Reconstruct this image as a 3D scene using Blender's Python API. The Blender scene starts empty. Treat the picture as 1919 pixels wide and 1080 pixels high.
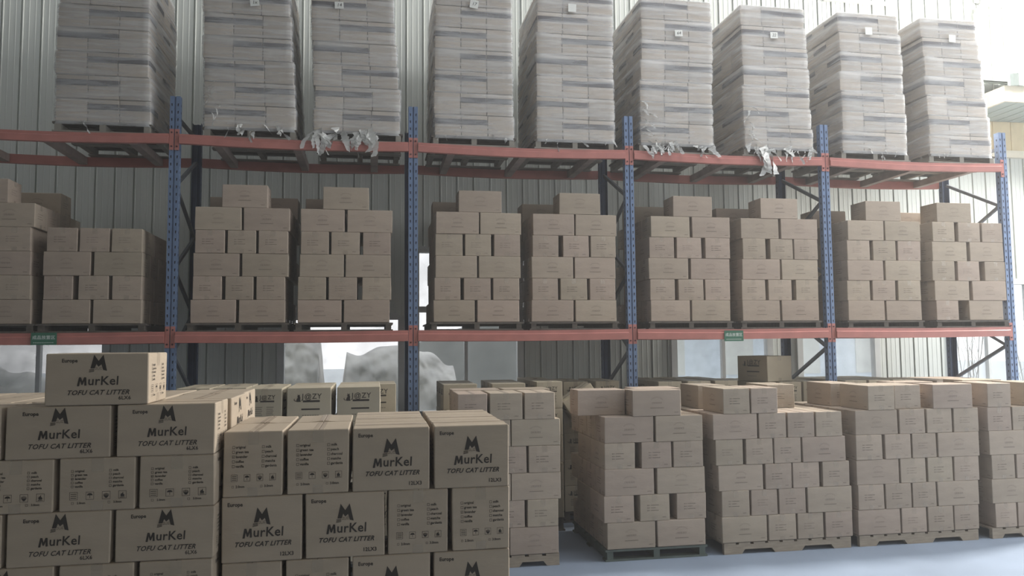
import bpy, math, random
from mathutils import Vector, Matrix, noise
rnd = random.Random(7)
S = bpy.context.scene
COL = S.collection

# ------------------------------------------------------------ camera
EYE = Vector((1.9469, -8.0825, 1.92))
YAW, PITCH, ROLL = 0.1764, 0.0714, -0.0089
fw = Vector((math.sin(YAW)*math.cos(PITCH), math.cos(YAW)*math.cos(PITCH), math.sin(PITCH)))
rt0 = Vector((math.cos(YAW), -math.sin(YAW), 0)); up0 = rt0.cross(fw)
rt = rt0*math.cos(ROLL)+up0*math.sin(ROLL); up = -rt0*math.sin(ROLL)+up0*math.cos(ROLL)
cd = bpy.data.cameras.new('camera'); cam = bpy.data.objects.new('camera', cd); COL.objects.link(cam)
m = Matrix((rt, up, -fw)).transposed().to_4x4(); m.translation = EYE
cam.matrix_world = m
cd.sensor_width = 36; cd.lens = 36*1460.57/1919; cd.clip_end = 200
S.camera = cam
# ------------------------------------------------------------ view
S.view_settings.view_transform = 'Standard'; S.view_settings.look = 'None'
S.view_settings.gamma = 1; S.view_settings.exposure = 0.04; S.view_settings.use_curve_mapping = False
# ------------------------------------------------------------ sky
w = bpy.data.worlds.new('sky'); S.world = w; w.use_nodes = True
nt = w.node_tree; nt.nodes.clear()
bg = nt.nodes.new('ShaderNodeBackground'); wo = nt.nodes.new('ShaderNodeOutputWorld')
tc = nt.nodes.new('ShaderNodeTexCoord'); sx = nt.nodes.new('ShaderNodeSeparateXYZ'); cr = nt.nodes.new('ShaderNodeValToRGB')
nt.links.new(tc.outputs['Generated'], sx.inputs[0]); nt.links.new(sx.outputs[2], cr.inputs[0]); nt.links.new(cr.outputs[0], bg.inputs[0])
cr.color_ramp.elements[0].color = (0.98, 0.985, 1.0, 1); cr.color_ramp.elements[1].color = (0.82, 0.90, 1.0, 1)
bg.inputs[1].default_value = 1.8
nt.links.new(bg.outputs[0], wo.inputs[0])
# ------------------------------------------------------------ daylight and added fill lamps at the hall's unseen openings
def area(name, loc, rot, sx_, sy_, power, color):
    l = bpy.data.lights.new(name, 'AREA'); l.shape = 'RECTANGLE'; l.size = sx_; l.size_y = sy_
    l.energy = power; l.color = color
    o = bpy.data.objects.new(name, l); COL.objects.link(o); o.location = loc; o.rotation_euler = rot
    return o
LIGHT_DOOR = 290; LIGHT_ROOF = 40; LIGHT_FRONT = 55; LIGHT_AISLE_FILL = 220; LIGHT_HIGH = 1700
# loading door in the right wall
area('door_daylight', (13.45, -4.4, 2.75), (0, math.radians(90), 0), 5.3, 6.2, LIGHT_DOOR, (0.90, 0.95, 1.0))
# high windows in the right wall
area('high_window_daylight', (13.45, 0.2, 6.15), (0, math.radians(88), 0), 0.6, 1.0, LIGHT_HIGH, (1.0, 0.965, 0.90))
# rooflight strip near the back wall; unseen aisle strip added as fill
area('rooflight_and_fill', (4.0, 0.75, 7.85), (0, 0, 0), 17.0, 1.3, LIGHT_ROOF, (1.0, 0.96, 0.88))
area('rooflight_and_fill', (8.2, -2.4, 7.85), (0, 0, 0), 8.5, 1.2, LIGHT_AISLE_FILL, (0.97, 0.98, 1.0))
# made-up opening behind the camera: fill lamp added to brighten carton fronts
area('front_fill', (9.5, -14.9, 5.6), (math.radians(90), 0, 0), 6.0, 1.8, LIGHT_FRONT, (1.0, 0.95, 0.88))

# ------------------------------------------------------------ helpers
class MB:
    def __init__(s): s.v = []; s.f = []; s.mi = []
    def quad(s, a, b, c, d, mi=0):
        i = len(s.v); s.v += [tuple(a), tuple(b), tuple(c), tuple(d)]; s.f.append((i, i+1, i+2, i+3)); s.mi.append(mi)
    def box(s, x0, x1, y0, y1, z0, z1, mi=0):
        i = len(s.v)
        s.v += [(x0,y0,z0),(x1,y0,z0),(x1,y1,z0),(x0,y1,z0),(x0,y0,z1),(x1,y0,z1),(x1,y1,z1),(x0,y1,z1)]
        for q in ((0,3,2,1),(4,5,6,7),(0,1,5,4),(1,2,6,5),(2,3,7,6),(3,0,4,7)):
            s.f.append(tuple(i+k for k in q)); s.mi.append(mi)
    def beam(s, a, b, w_, h_, upv=(0,0,1), mi=0):
        a = Vector(a); b = Vector(b); d = (b-a).normalized(); sd = d.cross(Vector(upv)).normalized(); u = sd.cross(d)
        i = len(s.v)
        for p in (a, b):
            for sx_, sz_ in ((-1,-1),(1,-1),(1,1),(-1,1)): s.v.append(tuple(p+sd*sx_*w_/2+u*sz_*h_/2))
        for q in ((0,1,2,3),(7,6,5,4),(0,4,5,1),(1,5,6,2),(2,6,7,3),(3,7,4,0)):
            s.f.append(tuple(i+k for k in q)); s.mi.append(mi)
    def tube(s, pts, r, n=8, mi=0):
        pts = [Vector(p) for p in pts]; base = len(s.v)
        for k, p in enumerate(pts):
            d = (pts[min(k+1, len(pts)-1)]-pts[max(k-1, 0)]).normalized()
            a = d.cross(Vector((0.3,0.2,1))).normalized(); b = d.cross(a)
            for j in range(n):
                t = 2*math.pi*j/n; s.v.append(tuple(p+a*math.cos(t)*r+b*math.sin(t)*r))
        for k in range(len(pts)-1):
            for j in range(n):
                s.f.append((base+k*n+j, base+k*n+(j+1)%n, base+(k+1)*n+(j+1)%n, base+(k+1)*n+j)); s.mi.append(mi)
        s.f.append(tuple(base+j for j in range(n))[::-1]); s.mi.append(mi)
        s.f.append(tuple(base+(len(pts)-1)*n+j for j in range(n))); s.mi.append(mi)
    def prism(s, poly, y0, y1, mi=0):          # poly in (x, z), extruded along y
        i = len(s.v); n = len(poly)
        s.v += [(x, y0, z) for x, z in poly]+[(x, y1, z) for x, z in poly]
        s.f.append(tuple(i+k for k in range(n))); s.mi.append(mi)
        s.f.append(tuple(i+n+k for k in range(n))[::-1]); s.mi.append(mi)
        for k in range(n):
            s.f.append((i+(k+1)%n, i+k, i+n+k, i+n+(k+1)%n)); s.mi.append(mi)
    def mesh(s, name, mats, smooth=False):
        me = bpy.data.meshes.new(name); me.from_pydata(s.v, [], s.f)
        for mm in (mats if isinstance(mats, (list, tuple)) else [mats]): me.materials.append(mm)
        me.polygons.foreach_set('material_index', s.mi)
        if smooth: me.polygons.foreach_set('use_smooth', [True]*len(me.polygons))
        me.update(); return me
    def build(s, name, mats, parent=None, loc=(0,0,0), smooth=False):
        return link(name, s.mesh(name, mats, smooth), parent, loc)
def link(name, me, parent=None, loc=(0,0,0), rz=0):
    o = bpy.data.objects.new(name, me); COL.objects.link(o); o.location = loc; o.rotation_euler = (0,0,rz)
    if parent: o.parent = parent
    return o
def empty(name, loc=(0,0,0), rz=0): return link(name, None, None, loc, rz)
def tag(o, label, cat, group=None):
    n = len(label.split())
    if not 4 <= n <= 16: print('LABEL', n, label)
    o['label'] = label; o['category'] = cat
    if group: o['group'] = group
    return o
def struct(o): o['kind'] = 'structure'; return o

# ------------------------------------------------------------ materials
def mat(name, color, rough=0.8, metal=0.0, spec=0.3, var=0.0, nscale=8, bump=0.0, bscale=60, stretch=(1,1,1), rand=0.0, rand2=None, coat=0):
    m_ = bpy.data.materials.new(name); m_.use_nodes = True; t = m_.node_tree; N = t.nodes; Lk = t.links
    b = N['Principled BSDF']; b.inputs['Roughness'].default_value = rough; b.inputs['Metallic'].default_value = metal
    b.inputs['Specular IOR Level'].default_value = spec
    if coat: b.inputs['Coat Weight'].default_value = coat
    c = N.new('ShaderNodeRGB'); c.outputs[0].default_value = (*color, 1); out = c.outputs[0]
    co = N.new('ShaderNodeTexCoord'); mp = N.new('ShaderNodeMapping'); mp.inputs['Scale'].default_value = stretch
    Lk.new(co.outputs['Object'], mp.inputs[0])
    if rand2:
        oi = N.new('ShaderNodeObjectInfo'); mx = N.new('ShaderNodeMixRGB'); mx.inputs[2].default_value = (*rand2, 1)
        Lk.new(oi.outputs['Random'], mx.inputs[0]); Lk.new(out, mx.inputs[1]); out = mx.outputs[0]
    if rand:
        oi = N.new('ShaderNodeObjectInfo'); mr = N.new('ShaderNodeMath'); mr.operation = 'MULTIPLY_ADD'
        wn = N.new('ShaderNodeTexWhiteNoise'); wn.noise_dimensions = '1D'; Lk.new(oi.outputs['Random'], wn.inputs['W'])
        mr.inputs[1].default_value = 2*rand; mr.inputs[2].default_value = 1-rand; Lk.new(wn.outputs[0], mr.inputs[0])
        hs = N.new('ShaderNodeHueSaturation'); Lk.new(mr.outputs[0], hs.inputs['Value']); Lk.new(out, hs.inputs['Color']); out = hs.outputs[0]
    if var:
        n = N.new('ShaderNodeTexNoise'); n.inputs['Scale'].default_value = nscale; n.inputs['Detail'].default_value = 4
        Lk.new(mp.outputs[0], n.inputs[0])
        mr = N.new('ShaderNodeMapRange'); mr.inputs[1].default_value = .3; mr.inputs[2].default_value = .7
        mr.inputs[3].default_value = 1-var; mr.inputs[4].default_value = 1+var; Lk.new(n.outputs[0], mr.inputs[0])
        hs = N.new('ShaderNodeHueSaturation'); Lk.new(mr.outputs[0], hs.inputs['Value']); Lk.new(out, hs.inputs['Color']); out = hs.outputs[0]
    Lk.new(out, b.inputs['Base Color'])
    if bump:
        n = N.new('ShaderNodeTexNoise'); n.inputs['Scale'].default_value = bscale; n.inputs['Detail'].default_value = 3
        Lk.new(mp.outputs[0], n.inputs[0]); bp = N.new('ShaderNodeBump'); bp.inputs['Strength'].default_value = bump; bp.inputs['Distance'].default_value = .01
        Lk.new(n.outputs[0], bp.inputs['Height']); Lk.new(bp.outputs[0], b.inputs['Normal'])
    return m_
def add_transparency(m_, fac, noise_scale=None, stretch=(1,1,1), lo=.3, hi=.8):
    t = m_.node_tree; N = t.nodes; Lk = t.links; b = N['Principled BSDF']; out = [n for n in N if n.type == 'OUTPUT_MATERIAL'][0]
    tr = N.new('ShaderNodeBsdfTransparent'); mx = N.new('ShaderNodeMixShader'); mx.inputs[0].default_value = fac
    Lk.new(tr.outputs[0], mx.inputs[1]); Lk.new(b.outputs[0], mx.inputs[2]); Lk.new(mx.outputs[0], out.inputs[0])
    if noise_scale:
        co = N.new('ShaderNodeTexCoord'); mp = N.new('ShaderNodeMapping'); mp.inputs['Scale'].default_value = stretch
        n = N.new('ShaderNodeTexNoise'); n.inputs['Scale'].default_value = noise_scale; n.inputs['Detail'].default_value = 5
        mr = N.new('ShaderNodeMapRange'); mr.inputs[1].default_value = .35; mr.inputs[2].default_value = .65; mr.inputs[3].default_value = lo; mr.inputs[4].default_value = hi
        Lk.new(co.outputs['Object'], mp.inputs[0]); Lk.new(mp.outputs[0], n.inputs[0]); Lk.new(n.outputs[0], mr.inputs[0]); Lk.new(mr.outputs[0], mx.inputs[0])
    return m_
M = {}
M['card']   = mat('cardboard', (0.40,0.335,0.26), .78, spec=.25, var=.06, nscale=5, bump=.12, bscale=25, stretch=(1,1,3), rand=.07, rand2=(0.405,0.322,0.265))
M['card2']  = mat('cardboard_printed_brand', (0.435,0.355,0.27), .75, spec=.25, var=.05, nscale=5, bump=.10, bscale=25, stretch=(1,1,3), rand=.05)
M['cardj']  = mat('cardboard_pale', (0.46,0.40,0.30), .75, spec=.25, var=.05, nscale=5, bump=.10, bscale=25, rand=.06)
M['cardw']  = mat('cardboard_wrapped', (0.48,0.41,0.34), .8, var=.05, nscale=5, rand=.12)
M['ink']    = mat('black_ink', (0.05,0.042,0.036), .7)
M['inkfaint'] = add_transparency(mat('faded_ink', (0.07,0.055,0.045), .8), .52)
M['inkfaint2'] = add_transparency(mat('very_faded_ink', (0.09,0.07,0.055), .8), .34)
M['inkband'] = add_transparency(mat('grey_print_band', (0.07,0.06,0.07), .8), .75)
M['tape']   = add_transparency(mat('packing_tape', (0.58,0.50,0.40), .16, spec=.7), .30)
M['seam']   = mat('carton_seam', (0.16,0.11,0.075), .9)
M['film']   = add_transparency(mat('stretch_film', (0.72,0.73,0.74), .34, spec=.55, var=.12, nscale=3, bump=.22, bscale=4, stretch=(1,1,12)), .5, 1.6, (1,1,14), .16, .46)
M['filmend'] = add_transparency(mat('torn_stretch_film', (0.66,0.66,0.64), .35, spec=.6), .78)
M['paper']  = mat('white_paper', (0.72,0.72,0.68), .8)
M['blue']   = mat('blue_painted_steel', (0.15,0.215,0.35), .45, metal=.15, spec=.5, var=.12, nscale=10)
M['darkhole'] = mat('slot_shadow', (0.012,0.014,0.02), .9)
M['shadeblue'] = mat('shaded_blue_steel', (0.06,0.085,0.15), .5, metal=.15, var=.1)  # darker copy of the rack blue for back posts: shade put into the colour
M['red']    = mat('orange_red_painted_steel', (0.45,0.175,0.15), .5, spec=.4, var=.10, nscale=6, stretch=(1,1,1))
M['brace']  = mat('galvanised_brace', (0.14,0.15,0.17), .5, metal=.4, var=.1)
M['support'] = mat('support_bar_paint', (0.34,0.27,0.24), .6, metal=.1, var=.15)
M['bolt']   = mat('bolt_steel', (0.10,0.05,0.05), .4, metal=.6)
M['pal']    = mat('weathered_pallet_wood', (0.115,0.10,0.085), .85, var=.25, nscale=14, stretch=(1,6,1))
M['palw']   = mat('pale_pallet_wood', (0.36,0.30,0.235), .85, var=.14, nscale=9, stretch=(1,6,6))
M['pald']   = mat('dark_green_pallet', (0.12,0.145,0.13), .8, var=.15)
M['paledge'] = mat('pallet_pale_board', (0.27,0.25,0.215), .85, var=.15)
M['wall']   = mat('painted_sheet_wall', (0.56,0.58,0.545), .55, spec=.35, var=.07, nscale=2.2, stretch=(1,1,.25))
M['wallin'] = mat('painted_sheet_wall_side', (0.50,0.51,0.48), .6, var=.05)
M['cream']  = mat('cream_panel', (0.66,0.55,0.36), .6, var=.05)
M['creamw'] = mat('cream_white_fascia', (0.74,0.68,0.56), .6, var=.05)
M['canopy'] = mat('canopy_sheet', (0.40,0.45,0.42), .5, var=.06)
M['trim']   = mat('grey_window_frame', (0.55,0.56,0.55), .45, spec=.5, var=.05)
M['floor']  = mat('painted_concrete', (0.285,0.34,0.43), .7, spec=.25, var=.09, nscale=1.3, bump=.10, bscale=30)
M['ceil']   = mat('roof_sheet', (0.35,0.36,0.35), .7)
M['green']  = mat('green_sign', (0.055,0.17,0.11), .5, var=.05)
M['signw']  = mat('sign_lettering', (0.68,0.74,0.70), .6)
M['ground'] = mat('outdoor_concrete', (0.55,0.56,0.55), .9, var=.1)
M['tarp']   = mat('white_tarpaulin', (0.60,0.565,0.52), .5, spec=.4, var=.28, nscale=2.5, bump=1.0, bscale=3.2)
M['outwall'] = mat('outdoor_render', (0.78,0.85,0.93), .8, var=.06)
M['outgrey'] = mat('outdoor_grey_sheet', (0.34,0.34,0.325), .8, var=.12, nscale=1.5)
M['twig']   = mat('bare_twig', (0.25,0.2,0.15), .9)
M['glass']  = add_transparency(mat('dusty_glass', (0.55,0.60,0.62), .12, spec=.6), .22, 1.2, (1,1,1), .14, .34)
M['glassd'] = add_transparency(mat('grimy_glass', (0.30,0.34,0.35), .2, spec=.6), .5, 1.0, (1,1,1), .38, .68)

# ============================================================ the hall
WY = 1.7; WX0, WX1 = -7.0, 13.5; HZ = 8.0; FY = -15.0
# windows in the back wall: (x0, x1, z0, z1, [vertical mullions], transom z, glass)
WIN = [(-3.9,-1.10,1.05,2.28,[-1.83],None,'glassd'),
       (0.84,2.30,1.05,2.28,[],None,'glass'),
       (2.46,3.80,1.05,3.12,[3.095],2.36,'glass'),
       (5.84,7.22,1.05,2.28,[6.545],None,'glass'),
       (7.64,8.82,1.05,2.28,[8.13],None,'glass'),
       (9.96,12.6,1.05,2.76,[10.58,11.25,11.9],2.15,'glass'),
       (10.66,13.0,6.86,7.8,[11.85],None,'glass')]
def corr(xa, xb, z0, z1, mb, y=WY, thick=.10):
    """sheet wall between xa and xb with a narrow raised rib every 0.213 m"""
    P_ = .2135; pts = [(xa, 0)]
    k = math.floor(xa/P_)
    while True:
        c = k*P_
        for dx, dy in ((-.014,0),(-.010,-.022),(.002,-.022),(.006,.007),(.015,.007),(.020,0),(.07,0),(.074,.0025),(.080,.0025),(.084,0),(.14,0),(.144,.0025),(.150,.0025),(.154,0)):
            x = c+dx
            if xa+.001 < x < xb-.001: pts.append((x, dy))
        if c > xb: break
        k += 1
    pts.append((xb, 0))
    for (x0, d0), (x1, d1) in zip(pts, pts[1:]):
        mb.quad((x0,y-d0,z0),(x1,y-d1,z0),(x1,y-d1,z1),(x0,y-d0,z1))
    mb.quad((xb,y+thick,z0),(xa,y+thick,z0),(xa,y+thick,z1),(xb,y+thick,z1))
wb = MB()
xs = sorted(set([WX0, WX1]+[v for w_ in WIN for v in w_[:2]]))
for xa, xb in zip(xs, xs[1:]):
    z = 0.0
    for w_ in sorted([w_ for w_ in WIN if w_[0] <= xa+1e-6 and w_[1] >= xb-1e-6], key=lambda q: q[2]):
        corr(xa, xb, z, w_[2], wb)
        wb.quad((xa,WY,w_[2]),(xb,WY,w_[2]),(xb,WY+.1,w_[2]),(xa,WY+.1,w_[2]))
        wb.quad((xa,WY+.1,w_[3]),(xb,WY+.1,w_[3]),(xb,WY,w_[3]),(xa,WY,w_[3]))
        z = w_[3]
    corr(xa, xb, z, HZ, wb)
struct(wb.build('wall_back', M['wall']))
for i, (x0,x1,z0,z1,mul,tr,g) in enumerate(WIN):
    wo_ = struct(empty('window_%d' % (i+1), ((x0+x1)/2, WY, z0)))
    cx = (x0+x1)/2
    f = MB(); a, b, h = x0-cx, x1-cx, z1-z0; F = .05
    f.box(a-.03,a+F,-.03,.07,0,h); f.box(b-F,b+.03,-.03,.07,0,h); f.box(a+F,b-F,-.03,.07,h-F,h+.03); f.box(a+F,b-F,-.06,.07,-.03,F)
    for mx_ in mul: f.box(mx_-cx-.022,mx_-cx+.022,-.02,.05,F,h-F)
    if tr: f.box(a+F,b-F,-.015,.045,tr-z0-.04,tr-z0+.035)
    f.build('window_frame', M['trim'], wo_)
    gl = MB(); gl.box(a+.02,b-.02,.022,.028,.02,h-.02); gl.build('window_pane', M[g], wo_)
fl = MB(); fl.box(WX0,WX1,FY,WY,-.2,0); struct(fl.build('floor', M['floor']))
gr = MB(); gr.box(-40,60,WY+.1,60,-.3,-.1); struct(gr.build('floor_outside', M['ground']))
gr = MB(); gr.box(WX1,60,-40,WY+.1,-.3,-.1); struct(gr.build('floor_outside', M['ground']))
wl = MB(); wl.box(WX0-.1,WX0,FY,WY,0,HZ); struct(wl.build('wall_left', M['outgrey']))
wf = MB(); wf.box(WX0,WX1,FY-.1,FY,0,4.7); wf.box(WX0,WX1,FY-.1,FY,6.5,HZ); wf.box(WX0,6.4,FY-.1,FY,4.7,6.5); wf.box(12.6,WX1,FY-.1,FY,4.7,6.5)
struct(wf.build('wall_front', M['wallin']))
wr = MB(); wr.box(WX1,WX1+.1,-1.2,WY,0,5.5); wr.box(WX1,WX1+.1,.8,WY,5.5,HZ); wr.box(WX1,WX1+.1,-.4,.8,6.5,HZ); wr.box(WX1,WX1+.1,-.4,.8,5.5,5.8); wr.box(WX1,WX1+.1,FY,-7.6,0,HZ); wr.box(WX1,WX1+.1,-7.6,-.4,5.5,HZ)
struct(wr.build('wall_right', M['wallin']))
ce = MB()
for y0, y1 in ((FY,-3.1),(-1.7,0.0),(1.5,WY)): ce.box(WX0,WX1,y0,y1,HZ,HZ+.1)
for y0, y1 in ((-3.1,-1.7),(0.0,1.5)): ce.box(WX0,-4.6 if y0 > -1 else 3.8,y0,y1,HZ,HZ+.1); ce.box(12.6,WX1,y0,y1,HZ,HZ+.1)
struct(ce.build('ceiling', M['ceil']))
# slim purlin and drip trims on the back wall
tm = MB(); tm.box(8.2,9.3,WY-.05,WY,6.72,6.76); struct(tm.build('trim_1', M['trim']))
tm = MB(); tm.box(10.62,13.5,WY-.05,WY,6.70,6.76); tm.box(10.60,10.66,WY-.04,WY,5.4,6.7); struct(tm.build('trim_2', M['wall']))
tm = MB(); tm.box(9.9,13.5,WY-.06,WY,4.56,4.66); struct(tm.build('trim_3', M['creamw']))
tm = MB(); tm.box(9.9,13.5,WY-.04,WY-.005,4.66,5.10)
for k in range(12): tm.box(9.9+k*.3,9.93+k*.3,WY-.05,WY-.04,4.66,5.10)
struct(tm.build('trim_4', M['cream']))

# canopy fixed to the back wall at the far right
cn = tag(empty('wall_canopy', (11.8,WY,5.08)), 'small corrugated canopy with cream fascia high on the wall at far right', 'canopy')
r_ = MB(); n = 60
for k in range(n):
    xa = -1.6+3.2*k/n; xb = -1.6+3.2*(k+1)/n
    za, zb = .02*math.sin(k*1.05), .02*math.sin((k+1)*1.05)
    r_.quad((xa,-1.0,.24+za),(xb,-1.0,.24+zb),(xb,-.05,.62+zb),(xa,-.05,.62+za)); r_.quad((xa,-1.0,.21+za),(xb,-1.0,.21+zb),(xb,-1.0,.24+zb),(xa,-1.0,.24+za))
    r_.quad((xb,-1.0,.21+zb),(xa,-1.0,.21+za),(xa,-.05,.59+za),(xb,-.05,.59+zb))
for k in range(n):
    xa = -1.62+3.24*k/n; xb = -1.62+3.24*(k+1)/n; da, db = .018*math.sin(k*1.3), .018*math.sin((k+1)*1.3)
    r_.quad((xa,-1.02+da,.19),(xb,-1.02+db,.19),(xb,-1.02+db,.36),(xa,-1.02+da,.36))
r_.build('roof_sheet', M['canopy'], cn)
r_ = MB(); r_.box(-1.6,1.6,-.94,-.90,0,.21); r_.box(-1.6,-1.56,-.90,-.06,0,.21); r_.build('fascia', M['creamw'], cn)
r_ = MB()
for k in range(16): r_.box(-1.56+k*.198,-1.38+k*.198,-.90,-.06,.0,.02)
r_.box(-1.56,1.6,-.90,-.06,.02,.03); r_.build('soffit', M['canopy'], cn)

# ============================================================ outside, seen through the windows
def tarp_heap(x0, x1, y0, zt, seed, label, ncol=60, nrow=16):
    mb = MB(); V = []
    for j in range(nrow+1):
        t = j/nrow
        for i in range(ncol+1):
            u = i/ncol; x = x0+(x1-x0)*u
            top = zt+.32*noise.noise(Vector((x*1.1, seed, 0)))+.14*noise.noise(Vector((x*3.7, seed, 2)))
            top *= min(1, 8*u+.2)*min(1, 8*(1-u)+.2)
            z = -.1+(top+.1)*math.sin(t*math.pi*.5)**.8
            y = y0+1.3*(1-math.cos(t*math.pi*.5))*.8+.18*noise.noise(Vector((x*2.2, z*2.5, seed)))+.10*noise.noise(Vector((x*6, z*6, seed)))+.05*noise.noise(Vector((x*15+z*5, z*12, seed)))
            V.append((x, y, z))
    mb.v = V
    for j in range(nrow):
        for i in range(ncol):
            a = j*(ncol+1)+i; mb.f.append((a, a+1, a+ncol+2, a+ncol+1)); mb.mi.append(0)
    # back slope so that the heap is closed
    s = len(mb.v); top0 = nrow*(ncol+1)
    for i in range(ncol+1):
        x, y, z = V[top0+i]; mb.v.append((x, y+1.3, -.1))
    for i in range(ncol): mb.f.append((top0+i, top0+i+1, s+i+1, s+i)); mb.mi.append(0)
    o = mb.build('tarpaulin_heap', M['tarp'], smooth=True); return tag(o, label, 'tarpaulin', 'tarpaulin covered heaps outside the windows')
tarp_heap(0.0, 1.35, 2.35, 2.12, 3.1, 'tall crumpled white tarpaulin mound outside the window below third wrapped load', 70, 44)
tarp_heap(1.38, 3.3, 2.5, 1.72, 8.3, 'long low grey tarpaulin ridge outside beside the tall tarpaulin mound', 100, 44)
tarp_heap(-3.9, -0.6, 2.5, 1.75, 5.5, 'grey tarpaulin heap outside the leftmost window', 60)
ob = MB(); ob.prism([(2.4,-.1),(5.5,-.1),(5.5,2.0),(4.3,2.45),(2.4,1.85)], 5.6, 7.2); tag(ob.build('outdoor_shed', M['outgrey']), 'grey gabled shed outside the window left of centre', 'shed')
ob = empty('outdoor_building', (11.5,8.0,-.1)); tag(ob, 'long pale blue building outside the windows right of centre', 'building')
b_ = MB(); b_.box(-4.6,3.2,0,4,0,2.55); b_.build('building_wall', M['outwall'], ob)
b_ = MB(); b_.box(-4.8,3.4,-.3,4.2,2.55,2.68); b_.build('roof', M['outgrey'], ob)
for k in range(4):
    q = MB(); q.box(-3.6+k*1.6,-2.9+k*1.6,-.03,0,1.3,2.1); q.build('building_window', M['paper'], ob)
for j, (bx_, n_) in enumerate(((10.4,7),(11.5,8),(12.6,6))):
    tb = MB()
    for k in range(n_):
        a = rnd.uniform(-.28,.28); pts = [(bx_,3.2,-.1)]
        for q in range(1,8): pts.append((bx_+a*q*.2+rnd.uniform(-.03,.03), 3.2+rnd.uniform(-.05,.05)+.04*q*math.sin(k), -.1+q*.36))
        tb.tube(pts, .008, 5)
        for q in (3,4,5,6):
            p = pts[q]; tb.tube([p,(p[0]+rnd.uniform(-.12,.12),p[1],p[2]+.25),(p[0]+rnd.uniform(-.16,.16),p[1],p[2]+.45)], .004, 4)
    tag(tb.build('bare_shrub', M['twig'], None), ['bare twiggy shrub outside, nearest the rack\'s right end','bare twiggy shrub outside, middle of three','bare twiggy shrub outside, farthest right'][j], 'shrub', 'bare shrubs outside the right window')

# ============================================================ pallet rack
UX = [-2.35, 0, 2.35, 4.70, 7.05, 9.40]; UX = [-4.7]+UX
TOPZ = 4.408; ZB1, ZB2 = 2.012, 3.968; RD = 1.0
rack = tag(empty('pallet_rack', (2.35,0,0)), 'long blue and orange-red steel pallet rack with two loaded levels', 'pallet rack')
def rl(p): return (p[0]-2.35, p[1], p[2])
# omega-section upright with two columns of slots on its face
def post_mesh(dark):
    mb = MB(); W_, D_ = .048, .075
    prof = [(-W_,D_),(-W_,0),(-.009,0),(-.005,.016),(.005,.016),(.009,0),(W_,0),(W_,D_),(W_-.003,D_),(W_-.003,.003),(.0105,.003),(.006,.019),(-.006,.019),(-.0105,.003),(-W_+.003,.003),(-W_+.003,D_)]
    n_ = len(prof)
    mb.v += [(x,y,0) for x,y in prof]+[(x,y,TOPZ) for x,y in prof]
    for k in range(n_): mb.f.append((k,(k+1)%n_,n_+(k+1)%n_,n_+k)); mb.mi.append(0)
    mb.f.append(tuple(n_+k for k in range(n_))); mb.mi.append(0)
    z = .12
    while z < TOPZ-.03:
        for sx_ in (-1,1):
            cx = sx_*.028
            i = len(mb.v); mb.v += [(cx-.0065+sx_*.002,-.0008,z+.014),(cx+.0065+sx_*.002,-.0008,z+.014),(cx+.004,-.0008,z-.014),(cx-.004,-.0008,z-.014)]
            mb.f.append((i,i+3,i+2,i+1)); mb.mi.append(1)
            xs_ = sx_*(W_+.0008); i = len(mb.v)
            mb.v += [(xs_,.03,z-.012),(xs_,.042,z-.012),(xs_,.042,z+.012),(xs_,.03,z+.012)]; mb.f.append((i,i+1,i+2,i+3) if sx_>0 else (i+3,i+2,i+1,i)); mb.mi.append(1)
        z += .075
    return mb.mesh('upright_post', [M['shadeblue'] if dark else M['blue'], M['darkhole']])
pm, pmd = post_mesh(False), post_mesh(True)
fp = MB(); fp.box(-.07,.07,-.03,.11,0,.008); fpm = fp.mesh('foot_plate', M['blue'])
def build_braces():
    mb = MB(); z = .17; side = 0
    segs = []
    while z+.42 < TOPZ-.1:
        a, b = ((.07, z),(RD-.07, z+.42)) if side == 0 else ((RD-.07, z),(.07, z+.42))
        segs.append((a, b)); z += .42; side ^= 1
    return segs
segs = build_braces()
for i, X in enumerate(UX):
    p = link('upright_post', pm, rack, rl((X,-.02,0))); p['label'] = 'bright blue front post with paired slots'; link('foot_plate', fpm, p)
    p = link('upright_post', pmd, rack, (X-2.35+0, RD, 0), math.pi); p['label'] = 'blue back post with shade in its colour'
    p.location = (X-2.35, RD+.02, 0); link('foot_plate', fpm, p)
    for (a, b) in segs:
        q = MB(); q.beam((0,a[0],a[1]),(0,b[0],b[1]),.036,.028,(1,0,0)); q.build('brace', M['brace'], rack, (X-2.35,0,0))
    for zz in (.14, 4.22):
        q = MB(); q.beam((0,.06,zz),(0,RD-.06,zz),.036,.028,(1,0,0)); q.build('brace', M['brace'], rack, (X-2.35,0,0))
def beam_mesh(name, L_, sag, hh=.055):
    """box beam with a stepped front face, bending under load"""
    mb = MB(); n_ = 14; prof = [(0,-hh),(0,hh*.25),(.012,hh*.43),(.012,hh),(.05,hh),(.05,-hh)]
    for k in range(n_+1):
        x = L_*k/n_; s_ = -sag*math.sin(math.pi*k/n_)
        for y, z in prof: mb.v.append((x, y, z+s_))
    m_ = len(prof)
    for k in range(n_):
        for j in range(m_):
            mb.f.append((k*m_+j, k*m_+(j+1)%m_, (k+1)*m_+(j+1)%m_, (k+1)*m_+j)); mb.mi.append(0)
    mb.f.append(tuple(range(m_))[::-1]); mb.mi.append(0); mb.f.append(tuple(n_*m_+j for j in range(m_))); mb.mi.append(0)
    return mb.mesh(name, M['red'])
bmu, bml = beam_mesh('load_beam', 2.35-.10, .022, .049), beam_mesh('load_beam', 2.35-.10, .008)
cp = MB(); cp.box(-.046,-.004,-.006,.0,-.105,.105); cpl = cp.mesh('beam_connector', M['red'])
cp = MB(); cp.box(.004,.046,-.006,.0,-.105,.105); cpr = cp.mesh('beam_connector', M['red'])
bt = MB()
bt.tube([(0,0,0),(0,-.007,0)], .009, 8)
btm = bt.mesh('bolt', M['bolt'])
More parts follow.
